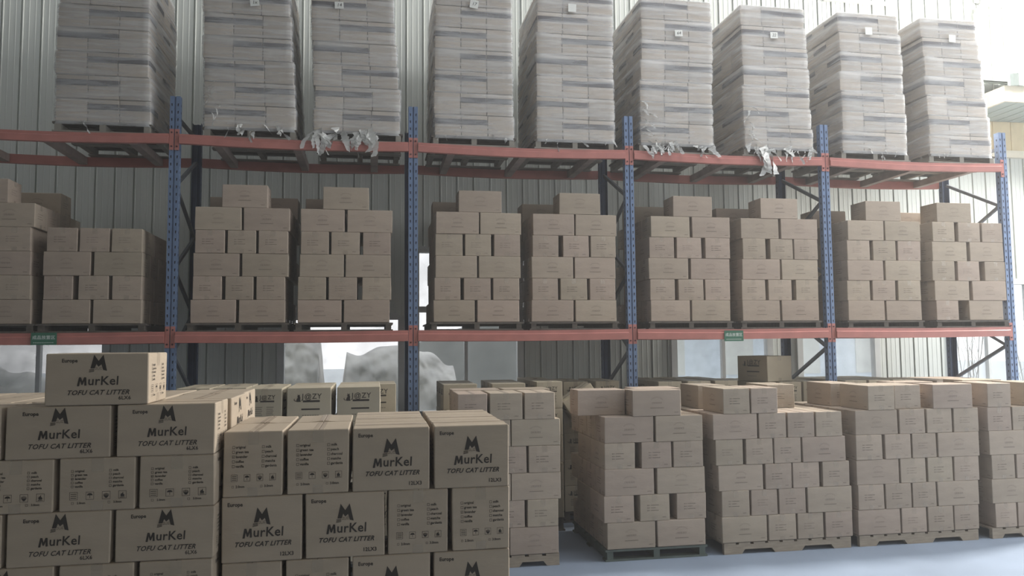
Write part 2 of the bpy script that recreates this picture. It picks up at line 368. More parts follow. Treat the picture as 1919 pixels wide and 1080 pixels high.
for zc, bm_ in ((ZB1,bml),(ZB2,bmu)):
    for Y, sgn in ((-.055,1),(RD+.055,-1)):
        for i in range(len(UX)-1):
            o = link('load_beam', bm_, rack, rl((UX[i]+.05, Y, zc+(.006 if zc > 3 else 0))))
            if sgn < 0: o.rotation_euler = (0,0,math.pi); o.location = rl((UX[i+1]-.05, Y, zc+(.006 if zc > 3 else 0)))
        if sgn > 0:
            for i, X in enumerate(UX):
                if i < len(UX)-1:
                    c = link('beam_connector', cpr, rack, rl((X,-.022,zc))); [link('bolt', btm, c, (.025,-.006,z_)) for z_ in (-.07,.07)]
                if i > 0:
                    c = link('beam_connector', cpl, rack, rl((X,-.022,zc))); [link('bolt', btm, c, (-.025,-.006,z_)) for z_ in (-.07,.07)]
for zc, sag in ((ZB1,.006),(ZB2,.018)):
    for i in range(len(UX)-1):
        for fr in (.17,.5,.83):
            q = MB(); q.box(-.04,.04,0.005,RD-.005,-.035,.045)
            q.box(-.04,.04,-.003,.005,-.045,.049)
            q.build('cross_support', M['support'], rack, rl((UX[i]+2.35*fr,-.0,zc-sag*math.sin(math.pi*fr)-.002)))

# ============================================================ lettering and marks (flat polygons, laid on carton faces)
from mathutils.geometry import tessellate_polygon
_tx = {}
def text_poly(s, size, bold=0.0, shear=0.0, space=1.0):
    """triangles of a word, centred on its own box, in (x, z)"""
    key = (s, size, bold, shear, space)
    if key in _tx: return _tx[key]
    cu = bpy.data.curves.new('lettering', 'FONT'); cu.body = s; cu.size = size; cu.offset = bold; cu.shear = shear; cu.space_character = space
    cu.resolution_u = 2; cu.align_x = 'CENTER'; cu.align_y = 'CENTER'
    ob = bpy.data.objects.new('lettering', cu); COL.objects.link(ob)
    bpy.context.view_layer.update(); dg = bpy.context.evaluated_depsgraph_get()
    me = bpy.data.meshes.new_from_object(ob.evaluated_get(dg))
    vs = [(v.co.x, v.co.y) for v in me.vertices]; fs = [tuple(p.vertices) for p in me.polygons]
    bpy.data.objects.remove(ob); bpy.data.curves.remove(cu); bpy.data.meshes.remove(me)
    _tx[key] = (vs, fs); return _tx[key]
class Art:
    """2-D artwork: triangles in face coordinates"""
    def __init__(s): s.v = []; s.f = []; s.m = []
    def add(s, vs, fs, dx=0, dz=0, mi=0, rot=0):
        i = len(s.v); c, q = math.cos(rot), math.sin(rot)
        s.v += [(x*c-z*q+dx, x*q+z*c+dz) for x, z in vs]; s.f += [tuple(i+k for k in f) for f in fs]; s.m += [mi]*len(fs)
    def text(s, t, size, dx, dz, bold=0, shear=0, space=1, mi=0):
        vs, fs = text_poly(t, size, bold, shear, space); s.add(vs, fs, dx, dz, mi)
    def rect(s, x0, x1, z0, z1, mi=0, sh=0): s.add([(x0,z0),(x1,z0),(x1+sh,z1),(x0+sh,z1)], [(0,1,2,3)], 0, 0, mi)
    def poly(s, pts, dx=0, dz=0, k=1, mi=0):
        tris = tessellate_polygon([[Vector((x, z, 0)) for x, z in pts]])
        s.add([(x*k, z*k) for x, z in pts], [tuple(t) for t in tris], dx, dz, mi)
    def frame(s, cx, cz, r, t=.0014, mi=0):
        s.rect(cx-r,cx+r,cz-r,cz-r+t,mi); s.rect(cx-r,cx+r,cz+r-t,cz+r,mi); s.rect(cx-r,cx-r+t,cz-r,cz+r,mi); s.rect(cx+r-t,cx+r,cz-r,cz+r,mi)
def face_map(shape, face, art, mb):
    """lay artwork on one face of a carton: 0 front(-y) 1 back(+y) 2 right(+x) 3 left(-x)"""
    L, W, H = shape.d; i = len(mb.v); e = .0011
    for u, z in art.v:
        if face == 0: p = (u, -W/2-e, z)
        elif face == 1: p = (-u, W/2+e, z)
        elif face == 2: p = (L/2+e, u, z)
        else: p = (-L/2-e, -u, z)
        mb.v.append(shape.map(p))
    mb.f += [tuple(i+k for k in f) for f in art.f]; mb.mi += art.m
def logo_m(a, cx, cz, k):
    a.poly([(-.46,.16),(-.27,1.0),(0,.62),(.27,1.0),(.5,.0),(.27,.06),(.17,.40),(.0,.26),(-.12,.42),(-.22,.16)], cx, cz, k)
    for j in range(3): a.poly([(-.52-.01*j,.10-.075*j),(-.24,.12-.06*j),(-.24,.085-.06*j),(-.52-.01*j,.06-.075*j)], cx, cz, k)
    for sg in (-1, 1):
        for j in range(2): a.poly([(sg*.04,.20-.07*j),(sg*.20,.24-.12*j),(sg*.20,.215-.12*j),(sg*.04,.18-.07*j)][::sg], cx, cz, k)
    a.poly([(-.03,.10),(.03,.10),(0,.06)], cx, cz, k)
def word_m(a, cx, cz, k):
    # hand-drawn leaning capital, then the rest of the word in bold
    a.poly([(-.50,-.50),(-.30,.50),(-.08,.50),(.06,.02),(.24,.50),(.46,.48),(.50,-.42),(.27,-.44),(.27,.06),(.10,-.34),(-.04,-.34),(-.16,.08),(-.26,-.50)], cx-1.66*k, cz, k*.98)
    vs, fs = text_poly('urKel', k*1.36, k*.022, .05, 1.05); w_ = max(v[0] for v in vs); a.add(vs, fs, cx-1.06*k+w_, cz+.04*k)
def brand_front(L, H, small):
    a = Art()
    s = H/.28
    if small:   # long low carton
        a.text('Europe', .0205, -L*.27, H*.86, .0006); logo_m(a, -L*.0+.004, H*.66, .066)
        word_m(a, 0.004, H*.455, .037); a.text('TOFU CAT LITTER', .027, L*.01, H*.24, .0006, .35, 1.08); a.text('6LX6', .021, L*.27, H*.13, .0004, 0, 1.05)
    else:
        a.text('Europe', .0225, -L*.335, H*.885, .0006); logo_m(a, .0, H*.565, .074)
        word_m(a, 0.006, H*.445, .0415); a.text('TOFU CAT LITTER', .0275, L*.01, H*.275, .0009, .35, 1.10); a.text('12LX3', .0225, L*.31, H*.105, .0006, 0, 1.05)
    return a
def brand_end(W, H, small):
    a = Art(); ks = H/.28; t = .0155 if not small else .0125
    for col, words in ((-1, ('original','green tea','lavender','coffee','vanilla')), (1, ('milk','peach','charcoal','matcha','gardenia'))):
        for i, wd in enumerate(words):
            z = H*(.76-.073*i); x = -W*.33 if col < 0 else W*.17
            a.frame(x, z, .0048*ks+.001, .0012)
            if wd == 'lavender': a.poly([(-.6,0),(-.2,-.5),(.7,.6),(-.2,-.1)], x, z, .006)
            vs, fs = text_poly(wd, t, .0003); w_ = max(v[0] for v in vs)
            a.add(vs, fs, x+.010+w_, z)
    for k in range(4):
        cx = -W*.31+k*W*.215; cz = H*.29; r = .0155*(W/.29); a.frame(cx, cz, r, .0013)
        if k == 0:
            for j in range(3): a.rect(cx-r*.7,cx+r*.7,cz-r*.6+j*r*.5,cz-r*.45+j*r*.5)
        if k == 1:
            a.poly([(math.cos(q)*.7, math.sin(q)*.55+.1) for q in [math.pi*j/8 for j in range(9)]], cx, cz, r); a.rect(cx-r*.06,cx+r*.06,cz-r*.6,cz+r*.2)
        if k == 2:
            for q in range(5): a.poly([(-.62+.28*q,-.1),(-.48+.28*q,-.1),(-.46+.26*q,.55-.08*abs(q-2)),(-.6+.26*q,.55-.08*abs(q-2))], cx, cz, r)
            a.poly([(-.7,.0),(-.2,-.7),(.2,-.7),(.7,.0),(.2,-.1),(-.2,-.1)], cx, cz, r)
        if k == 3:
            a.poly([(-.4,-.5),(.4,-.5),(.5,-.1),(.2,.2),(.15,.7),(-.15,.25),(-.3,.35),(-.5,-.1)], cx, cz, r)
            a.rect(cx-r*.6,cx+r*.6,cz-r*.75,cz-r*.62)
    for x, s_ in ((-W*.21,'2.0mm'),(W*.27,'3.0mm')):
        a.frame(x-.033, H*.155, .0045, .0011); a.text(s_, t*.95, x, H*.155, .0003)
    return a
def plain_front(L, H, r):
    a = Art(); z = H*.50; n = 8; w_ = .0115; x = -n*w_/2
    for k in range(n):
        h = .014; a.rect(x+k*w_, x+k*w_+.0022, z-h/2, z+h/2); a.rect(x+k*w_, x+k*w_+.0072, z+h/2-.0022, z+h/2)
        if k % 2: a.rect(x+k*w_+.005, x+k*w_+.0072, z-h/2, z+h/2)
        else: a.rect(x+k*w_, x+k*w_+.0068, z-h/2, z-h/2+.0022)
    z = H*.31; x = -.062
    for k in range(12): a.rect(x+k*.0105, x+k*.0105+.0075, z-.0035, z+.0035, 1)
    for k in range(14):     # thin arch above the word
        t0 = math.pi*(.15+.7*k/14); t1 = math.pi*(.15+.7*(k+1)/14)
        for R_ in (.055, .062):
            a.add([(R_*math.cos(t0),R_*.75*math.sin(t0)),((R_+.0022)*math.cos(t0),(R_+.0022)*.75*math.sin(t0)),((R_+.0022)*math.cos(t1),(R_+.0022)*.75*math.sin(t1)),(R_*math.cos(t1),R_*.75*math.sin(t1))], [(0,1,2,3)], 0, H*.53, 2)
    for k in range(5): a.rect(L*.36+k*.008, L*.36+k*.008+.005, H*.115, H*.145, 1)
    return a
def plain_end(W, H, r):
    a = Art()
    for j in range(3):
        z = H*(.60-.10*j); a.rect(-W*.26,-W*.26+.009,z-.004,z+.004,0); a.rect(-W*.26+.014,-W*.26+.022,z-.0035,z+.0035,0)
        x = -W*.26+.034
        for k in range(6-j%2*2):
            l_ = .007+.006*((k*7+j*3) % 3)/2; a.rect(x, x+l_, z-.003, z+.003, 1); x += l_+.003
    for k in range(4): a.rect(W*.25+k*.009, W*.25+k*.009+.006, H*.115, H*.145, 1)
    return a
CAT = [(-.10,0),(.42,0),(.44,.12),(.36,.20),(.38,.55),(.30,.72),(.33,.98),(.22,.86),(.12,.87),(.04,1.0),(.02,.76),(-.02,.66),(.05,.55),(-.08,.38),(-.14,.15)]
TAIL = [(-.12,.06),(-.35,.08),(-.48,.22),(-.42,.42),(-.36,.40),(-.38,.26),(-.30,.16),(-.12,.14)]
def jozy_front(L, H):
    a = Art(); k = L/.36
    a.poly(CAT, -.095*k, H*.60, .062); a.poly(TAIL, -.095*k, H*.60, .062)
    a.text('J@ZY', .060*k, .022*k, H*.745, .0006, 0, 1.12)
    a.rect(-.050*k, .088*k, H*.585, H*.640); a.rect(-.062*k, .088*k, H*.36, H*.405)
    for q in range(7): a.rect(-.055*k+q*.02, -.055*k+q*.02+.014, H*.20, H*.215)
    return a
def jozy_end(W, H):
    a = Art(); k = W/.28
    a.poly(CAT, -.075*k, H*.62, .052); a.poly(TAIL, -.075*k, H*.62, .052)
    a.text('J@ZY', .047*k, .022*k, H*.745, .0005, 0, 1.1); a.rect(-.035*k,.078*k,H*.61,H*.655)
    for j in range(5):
        for c in (-1, 1): a.rect(c*.045-.03, c*.045+.028-.006*(j % 2), H*(.46-.055*j), H*(.472-.055*j))
    return a

# ============================================================ cartons
class Shape:
    def __init__(s, L, W, H, seed, bulge):
        s.d = (L, W, H); r = random.Random(seed); s.b = bulge; j = .0022
        s.j = {(a,b,c): Vector((r.uniform(-j,j), r.uniform(-j,j), r.uniform(-j,j)*.4)) for a in (0,1) for b in (0,1) for c in (0,1)}
        s.bs = [bulge*r.uniform(.5,1.3) for _ in range(3)]
    def map(s, p):
        L, W, H = s.d; x, y, z = p; u, v, w_ = 2*x/L, 2*y/W, 2*z/H-1
        cu, cv, cw = (max(0, 1-q*q) for q in (u, v, w_))
        ox = s.bs[0]*u*cv*cw; oy = s.bs[1]*v*cu*cw; oz = .0
        fx, fy, fz = (u+1)/2, (v+1)/2, (w_+1)/2; o = Vector((0,0,0))
        for (a,b,c), q in s.j.items():
            k = (fx if a else 1-fx)*(fy if b else 1-fy)*(fz if c else 1-fz); o += q*k
        return (x+ox+o.x, y+oy+o.y, z+oz+o.z)
def carton_mesh(sh, mats, flap=0.0):
    """closed shipping carton: bulging sides, softened edges, split top flaps with a sunken seam"""
    L, W, H = sh.d; e = .0045; mb = MB()
    def ax(n_, h): return [-h, -h+e]+[-h+2*h*k/n_ for k in range(1, n_)]+[h-e, h]
    X = ax(6, L/2); Z = [z+H/2 for z in ax(4, H/2)]
    Y = ax(4, W/2); Y = sorted([y for y in Y if abs(y) > 1e-4]+[-.0045,-.0018,.0018,.0045])
    def pt(x, y, z):
        ex, ey, ez = abs(abs(x)-L/2) < 1e-6, abs(abs(y)-W/2) < 1e-6, min(z, H-z) < 1e-6
        c = ex+ey+ez; q = e*.42 if c == 2 else e*.6
        if c >= 2:
            if ex: x -= math.copysign(q, x)
            if ey: y -= math.copysign(q, y)
            if ez: z = q if z < H/2 else H-q
        elif ez and z > H/2:
            if abs(y) < .002: z -= .004
            z += flap*math.exp(-(y/.02)**2)
        return sh.map((x, y, z))
    def grid(A, B, f, flip=False, top=False):
        base = len(mb.v)
        for b in B:
            for a in A: mb.v.append(pt(*f(a, b)))
        n_ = len(A)
        for j in range(len(B)-1):
            for i in range(n_-1):
                k = base+j*n_+i; q = (k, k+1, k+n_+1, k+n_)
                mb.f.append(q[::-1] if flip else q)
                mb.mi.append(1 if top and abs((B[j]+B[j+1])/2) < .001 else 0)
    grid(X, Z, lambda a, b: (a, -W/2, b)); grid(X, Z, lambda a, b: (a, W/2, b), True)
    grid(Y, Z, lambda a, b: (L/2, a, b)); grid(Y, Z, lambda a, b: (-L/2, a, b), True)
    grid(X, Y, lambda a, b: (a, b, H), top=True); grid(X, Y, lambda a, b: (a, b, 0), True)
    return mb.mesh('carton', mats)
def tape_mesh(sh, flap=0.0, w_=.046, drop=.055):
    L, W, H = sh.d; mb = MB(); e = .0012
    def strip(pts):
        i = len(mb.v)
        for x, z in pts:
            for y in (-w_/2, w_/2): mb.v.append(sh.map((x, y, z)))
        for k in range(len(pts)-1): mb.f.append((i+2*k, i+2*k+1, i+2*k+3, i+2*k+2)); mb.mi.append(0)
    z = H+e+flap
    strip([(-L/2-e, H-drop), (-L/2-e, H-.002), (-L/2+.003, z)]+[(L*(k/8-.5), z) for k in range(1, 8)]+[(L/2-.003, z), (L/2+e, H-.002), (L/2+e, H-drop)])
    strip([(-L/2-e, drop*.7), (-L/2-e, .001)]); strip([(L/2+e, .001), (L/2+e, drop*.7)])
    return mb.mesh('packing_tape', M['tape'])
KINDS = {}
def make_kind(key, name, L, W, H, cmat, arts, inks, nvar, bulge, flap=0.0, pname='printed_marks'):
    out = []
    for v in range(nvar):
        sh = Shape(L, W, H, hash_(key)+v, bulge)
        cm = carton_mesh(sh, [M[cmat], M['seam']], flap if v % 2 else 0)
        tm_ = tape_mesh(sh, flap if v % 2 else 0)
        fr, en = arts; pm_ = MB()
        face_map(sh, 0, fr, pm_); face_map(sh, 1, fr, pm_); face_map(sh, 2, en, pm_); face_map(sh, 3, en, pm_)
        out.append((cm, tm_, pm_.mesh(pname, [M[k] for k in inks])))
    KINDS[key] = dict(name=name, v=out, d=(L, W, H), p=pname)
def hash_(s): return sum(ord(c)*(i+3) for i, c in enumerate(s))
CL, CW, CH = .447, .287, .230
make_kind('plain', 'cardboard_carton', CL, CW, CH, 'card', (plain_front(CL,CH,0), plain_end(CW,CH,0)), ('inkfaint','inkfaint','inkfaint2'), 5, .004)
make_kind('faint', 'cardboard_carton', CL, CW, CH, 'card', (plain_front(CL,CH,0), plain_end(CW,CH,0)), ('inkfaint2','inkfaint2','inkfaint2'), 3, .004)
make_kind('six', 'printed_carton', .391, .292, .210, 'card2', (brand_front(.391,.210,True), brand_end(.292,.210,True)), ('ink',), 2, .003, pname='printed_lettering')
make_kind('twelve', 'printed_carton', .346, .270, .275, 'card2', (brand_front(.346,.275,False), brand_end(.270,.275,False)), ('ink',), 2, .004, .004, pname='printed_lettering')
make_kind('jozy', 'printed_carton', .355, .278, .276, 'cardj', (jozy_front(.355,.276), jozy_end(.278,.276)), ('ink',), 3, .004, .004, pname='printed_lettering')
cnt = 0; MERGED = MB()
def carton(kind, x, y, z, rz, label, cat='carton', group=None, fw_=None):
    """one carton with its tape and print, base centre at (x, y, z)"""
    global cnt; cnt += 1
    K = KINDS[kind]; cm, tm_, pm_ = K['v'][cnt % len(K['v'])]
    if rnd.random() < .5: rz += math.pi
    rz += rnd.gauss(0, .003)
    if cnt in UNSEEN: return None
    o = link(K['name'], cm, None, (x, y, z), rz); o['n'] = cnt
    if cnt in SLIVERS:          # barely seen cartons are gathered into one object
        mt = Matrix.Translation((x, y, z)) @ Matrix.Rotation(rz, 4, 'Z'); i = len(MERGED.v)
        MERGED.v += [tuple(mt @ v.co) for v in cm.vertices]
        for p in cm.polygons: MERGED.f.append(tuple(i+k for k in p.vertices)); MERGED.mi.append(p.material_index)
        bpy.data.objects.remove(o); return None
    if fw_:
        ax_ = 1 if abs(math.sin(rz)) > .5 else 0; k_ = max(.82, min(1.02, (fw_-.003)/(K['d'][ax_]+.007))); o.scale[ax_] = k_
    link('packing_tape', tm_, o); link(K['p'], pm_, o)
    return tag(o, label, cat, group)

# ============================================================ pallets
def pallet_parts(root, w_, d_, h_, wood, edge, style='bars'):
    if style == 'bars':
        q = MB(); n_ = 7; bw = d_/n_*.72
        for k in range(n_): y = k*(d_-bw)/(n_-1); q.box(-w_/2, w_/2, y, y+bw, h_-.018, h_)
        q.build('top_deck', M[wood], root)
        for x in (-w_/2+.045, 0, w_/2-.045):
            q = MB(); q.box(x-.028, x+.028, .006, d_-.006, .016, h_-.018); q.build('stringer', M[edge], root)
        q = MB()
        for k in range(3): y = k*(d_-.10)/2; q.box(-w_/2, w_/2, y, y+.10, 0, .016)
        q.build('bottom_deck', M[edge], root)
    else:
        q = MB(); n_ = max(6, int(w_/.14)); bw = w_/n_*.8
        for k in range(n_): x = -w_/2+k*(w_-bw)/(n_-1); q.box(x, x+bw, .0, d_, h_-.016, h_)
        q.build('top_deck', M[wood], root)
        c1, c2, nw, nh = -w_*.235, w_*.235, w_*.105, h_*.40
        for y in (.0, d_/2-.02, d_-.04):
            poly = [(-w_/2,0),(c1-nw-.03,0),(c1-nw,nh),(c1+nw,nh),(c1+nw+.03,0),(c2-nw-.03,0),(c2-nw,nh),(c2+nw,nh),(c2+nw+.03,0),(w_/2,0),(w_/2,h_-.016),(-w_/2,h_-.016)]
            q = MB()
            i = len(q.v); n2 = len(poly)
            for yy in (y, y+.04): q.v += [(x, yy, z) for x, z in poly]
            tris = tessellate_polygon([[Vector((x, z, 0)) for x, z in poly]])
            for t in tris: q.f.append(tuple(t)); q.mi.append(0); q.f.append(tuple(n2+k for k in t)[::-1]); q.mi.append(0)
            for k in range(n2): q.f.append(((k+1)%n2, k, n2+k, n2+(k+1)%n2)); q.mi.append(0)
            q.build('notched_stringer', M[edge], root)
def pallet(x, y, z, w_, d_, h_, wood, edge, style, label, group):
    r_ = tag(empty('pallet', (x, y, z)), label, 'pallet', group); pallet_parts(r_, w_, d_, h_, wood, edge, style); return r_

# ============================================================ carton stacks
NUM = ['bottom','second','third','fourth','fifth','sixth','seventh']
def colname(i, n):
    if n == 1: return 'only one'
    if n == 2: return ('left','right')[i]
    if n == 3: return ('left','middle','right')[i]
    return ['leftmost','second','third','rightmost'][i]
def stack(layers, Yf, z0, where, group, kind='plain', depth=1.17, ntop=None, back_top=(), faint=0.0, lo=0, dims=None, adj='brown carton', tw=1):
    """layers: per layer a list of (x0, x1) fronts; wide fronts are long sides, narrow ones short sides"""
    L, W, H = KINDS[kind]['d']; H_ = H+.0012; full = len(layers) if ntop is None else ntop
    for li, fr in enumerate(layers):
        if li < lo: continue
        n_ = len(fr); z = z0+li*H_+.0005
        for ci, (a, b) in enumerate(fr):
            longf = (b-a) > (L+W)/2; xc = (a+b)/2; fd = W if longf else L; rz = 0 if longf else math.pi/2
            rows = max(1, int((depth+.03)/(fd+.008)))
            for r in range(rows):
                last_full = (li == full-1)
                if r > 0:
                    if li >= full: continue
                    if not (ci in (0, n_-1) or last_full): continue
                kd = kind
                if kind == 'plain' and rnd.random() < faint: kd = 'faint'
                y = Yf+fd/2+r*(fd+.010)+.004+rnd.uniform(-.003, .003)
                x = xc
                if li >= full: 
                    lab = '%s %s on the very top of %s' % (adj, 'alone' if n_ == 1 else 'placed '+colname(ci, n_), where)
                elif r == 0:
                    lab = '%s %s in front of %s layer, %s' % (adj, colname(ci, n_), NUM[li], where)
                else:
                    lab = '%s %s row back on %s of %s layer, %s' % (adj, ('','second','third','fourth')[r], colname(ci, n_), NUM[li], where)
                carton(kd, x, y, z, rz, lab, 'carton', group, b-a)
    for xa, dy in back_top:
        lab = '%s set back %s on top of %s' % (adj, 'left' if xa < (layers[0][0][0]+layers[0][-1][1])/2 else 'right', where)
        carton(kind, xa, Yf+dy, z0+full*H_+.0005, 0, lab, 'carton', group)

# numbers of the cartons nothing can be seen of, and of those seen only as slivers
UNSEEN = {4,8,17,21,29,30,40,52,53,59,61,67,80,117,144,157,169,170,180,193,205,206,216,229,241,242,248,252,261,265,285,289,298,302,314,315,327,331,340,344,350,360,373,386,410,432,444,448,460,478,490,494,506,512,530,534,543,547,549,848}
SLIVERS = {1,2,3,6,7,9,10,11,13,14,15,16,19,20,22,23,24,26,27,28,38,39,44,46,51,65,66,73,78,79,86,91,92,93,103,104,106,107,108,110,113,116,119,120,121,126,129,130,132,133,134,142,143,149,155,156,162,168,176,178,179,185,189,191,192,198,202,204,211,214,215,221,224,227,228,234,237,240,246,247,250,251,254,257,260,263,264,267,270,272,273,274,276,277,278,281,284,287,288,294,297,300,301,307,311,313,319,321,322,323,325,326,329,330,333,336,338,339,342,343,346,348,358,359,365,371,372,378,384,385,390,391,392,393,395,396,397,398,399,402,403,404,405,406,408,409,411,412,415,416,417,418,419,421,422,423,431,436,438,442,443,447,452,454,458,459,464,466,468,476,477,482,484,488,489,492,493,498,500,504,505,514,516,523,525,526,528,529,531,532,533,536,538,539,541,542,544,545,546,551,552,553,886,887,888,889,890,891,892,893,894,895,896,897,898,899,900,901,902,903,904,905,906,907,908,909,910,913}
SHELF = {
    'A': [[(-1.641, -1.245)], [(-1.52, -1.255)], [(-1.655, -1.262)], [(-1.534, -1.269)], [(-1.633, -1.249)], [(-1.86, -1.479)]],
    'B': [[(-1.157, -0.726), (-0.71, -0.264)], [(-1.151, -0.885), (-0.845, -0.567), (-0.543, -0.269)], [(-1.161, -0.732), (-0.712, -0.269)], [(-1.133, -0.857), (-0.846, -0.567), (-0.559, -0.274)]],
    'C': [[(0.177, 0.611), (0.632, 1.08)], [(0.193, 0.473), (0.502, 0.774), (0.794, 1.077)], [(0.194, 0.638), (0.655, 1.109)], [(0.206, 0.496), (0.512, 0.792), (0.809, 1.102)], [(0.202, 0.652), (0.662, 1.117)], [(0.455, 0.899)]],
    'D': [[(1.194, 1.634), (1.645, 2.115)], [(1.197, 1.479), (1.495, 1.787), (1.83, 2.131)], [(1.21, 1.652), (1.663, 2.125)], [(1.218, 1.502), (1.518, 1.811), (1.833, 2.125)], [(1.216, 1.66), (1.671, 2.146)], [(1.435, 1.901)]],
    'E': [[(2.556, 2.995), (3.01, 3.464)], [(2.565, 2.843), (2.871, 3.162), (3.181, 3.466)], [(2.575, 3.017), (3.028, 3.482)], [(2.575, 2.868), (2.886, 3.169), (3.194, 3.481)], [(2.581, 3.04), (3.049, 3.492)], [(2.819, 3.283)]],
    'F': [[(3.589, 4.054), (4.068, 4.529)], [(3.597, 3.887), (3.907, 4.205), (4.231, 4.523)], [(3.594, 4.057), (4.067, 4.528)], [(3.606, 3.898), (3.937, 4.233), (4.243, 4.532)], [(3.612, 4.074), (4.082, 4.547)], [(3.904, 4.37)]],
    'G': [[(4.909, 5.37), (5.382, 5.84)], [(4.909, 5.203), (5.234, 5.533), (5.545, 5.847)], [(4.889, 5.37), (5.383, 5.848)], [(4.907, 5.203), (5.221, 5.521), (5.559, 5.856)], [(4.931, 5.389), (5.408, 5.863)], [(5.184, 5.667)]],
    'H': [[(5.975, 6.439), (6.45, 6.912)], [(5.977, 6.269), (6.297, 6.589), (6.633, 6.914)], [(5.991, 6.453), (6.468, 6.921)], [(6.003, 6.288), (6.332, 6.619), (6.625, 6.923)], [(5.989, 6.453), (6.468, 6.93)], [(6.23, 6.693)]],
    'I': [[(7.269, 7.742), (7.753, 8.217)], [(7.269, 7.566), (7.582, 7.889), (7.907, 8.219)], [(7.277, 7.748), (7.759, 8.227)], [(7.284, 7.582), (7.612, 7.916), (7.932, 8.24)], [(7.301, 7.767), (7.779, 8.246)], [(7.539, 7.999)]],
    'J': [[(8.391, 8.708), (8.767, 9.365)], [(8.382, 8.86), (8.87, 9.369)], [(8.367, 8.678), (8.701, 9.004), (9.066, 9.373)], [(8.374, 8.859), (8.878, 9.345)], [(8.394, 8.694), (8.73, 9.041), (9.053, 9.344)], [(8.448, 8.949)]],
}
FLOOR = {
    'K': [[(3.974, 4.428), (4.438, 4.9)], [(3.948, 4.235), (4.279, 4.565), (4.625, 4.913)], [(3.958, 4.424), (4.446, 4.907)], [(3.962, 4.252), (4.305, 4.596), (4.604, 4.894)], [(3.966, 4.432), (4.44, 4.898)], [(4.23, 4.694)]],
    'M': [[(2.669, 3.092), (3.106, 3.543)], [(2.707, 2.969), (2.983, 3.248), (3.262, 3.542)], [(2.68, 3.11), (3.124, 3.569)], [(2.718, 2.977), (2.995, 3.267), (3.277, 3.567)], [(2.682, 3.114), (3.128, 3.57)], [(2.66, 2.924), (2.938, 3.234), (3.244, 3.525)]],
    'N': [[(5.051, 5.496), (5.505, 5.786), (5.795, 6.062), (6.071, 6.356)], [(5.058, 5.333), (5.342, 5.609), (5.618, 5.892), (5.901, 6.361)], [(5.029, 5.476), (5.488, 5.758), (5.763, 6.04), (6.062, 6.343)], [(5.009, 5.285), (5.303, 5.578), (5.583, 5.858), (5.867, 6.315)], [(4.988, 5.431), (5.44, 5.719), (5.725, 6.002), (6.009, 6.287)], [(5.093, 5.362), (5.368, 5.641)]],
    'O': [[(6.408, 6.855), (6.86, 7.131), (7.139, 7.419), (7.425, 7.697)], [(6.418, 6.693), (6.703, 6.982), (6.988, 7.249), (7.255, 7.711)], [(6.41, 6.864), (6.872, 7.15), (7.16, 7.439), (7.445, 7.725)], [(6.416, 6.696), (6.716, 7.0), (7.006, 7.274), (7.28, 7.739)], [(6.417, 6.871), (6.881, 7.164), (7.174, 7.457), (7.465, 7.746)], [(6.555, 6.776), (6.815, 7.082), (7.246, 7.685)]],
    'P': [[(7.871, 8.114), (8.125, 8.391), (8.399, 8.661)], [(7.845, 8.283), (8.293, 8.74)], [(7.859, 8.123), (8.133, 8.401), (8.409, 8.68)], [(7.842, 8.282), (8.292, 8.741)], [(7.836, 8.111), (8.117, 8.39), (8.399, 8.675)], [(7.845, 8.115), (8.291, 8.573)]],
}
ORD = ['first','second','third','fourth','fifth','sixth','seventh','eighth','ninth','tenth']
DX = {}
for si, (k, lay) in enumerate(SHELF.items()):
    x0 = min(a for l in lay[:1] for a, b in l); x1 = max(b for l in lay[:1] for a, b in l)
    if k == 'A': x0 = -2.15; lay = [[(-2.16,-1.71),(-1.695,-1.245)],[(-2.15,-1.86),(-1.84,-1.55),(-1.545,-1.255)],[(-2.17,-1.72),(-1.71,-1.262)],[(-2.16,-1.87),(-1.86,-1.57),(-1.56,-1.269)],[(-2.15,-1.70),(-1.69,-1.24)],[(-1.93,-1.479)]]
    xc = (x0+x1)/2; fr = (xc % 2.35)/2.35
    zb = ZB1+.055-.008*math.sin(math.pi*fr)+.001
    pallet(xc, -.03, zb, .98, 1.17, .085, 'pal', 'pal', 'bars', 'dark wooden pallet under %s carton stack from left, on the middle shelf' % ORD[si], 'pallets on the middle shelf')
    full = 4 if k == 'B' else 5
    bt = {'A':[(-1.5,.85)],'C':[(.43,.85),(.90,.85)],'D':[(1.43,.85)],'E':[(2.83,.85)],'F':[(3.86,.85)],'G':[(5.16,.85)],'H':[(6.25,.85),(6.72,.85)],'I':[(7.53,.85)],'J':[(8.62,.85)]}.get(k, [])
    stack(lay, -.02, zb+.086, '%s stack from left, middle shelf' % ORD[si], 'cartons stacked on the middle shelf', ntop=full, back_top=bt, faint=.75 if si < 2 else (.6 if si > 7 else .25))
FZ = .105
FNAME = {'K':'narrow floor stack in mid aisle','M':'floor stack behind printed cartons','N':'first wide floor stack','O':'second wide floor stack','P':'floor stack at right edge'}
PW = {'K':(.95,'pald','pald','bars'),'M':(.88,'palw','palw','notched'),'N':(1.26,'palw','palw','notched'),'O':(1.26,'palw','palw','notched'),'P':(.86,'palw','palw','notched')}
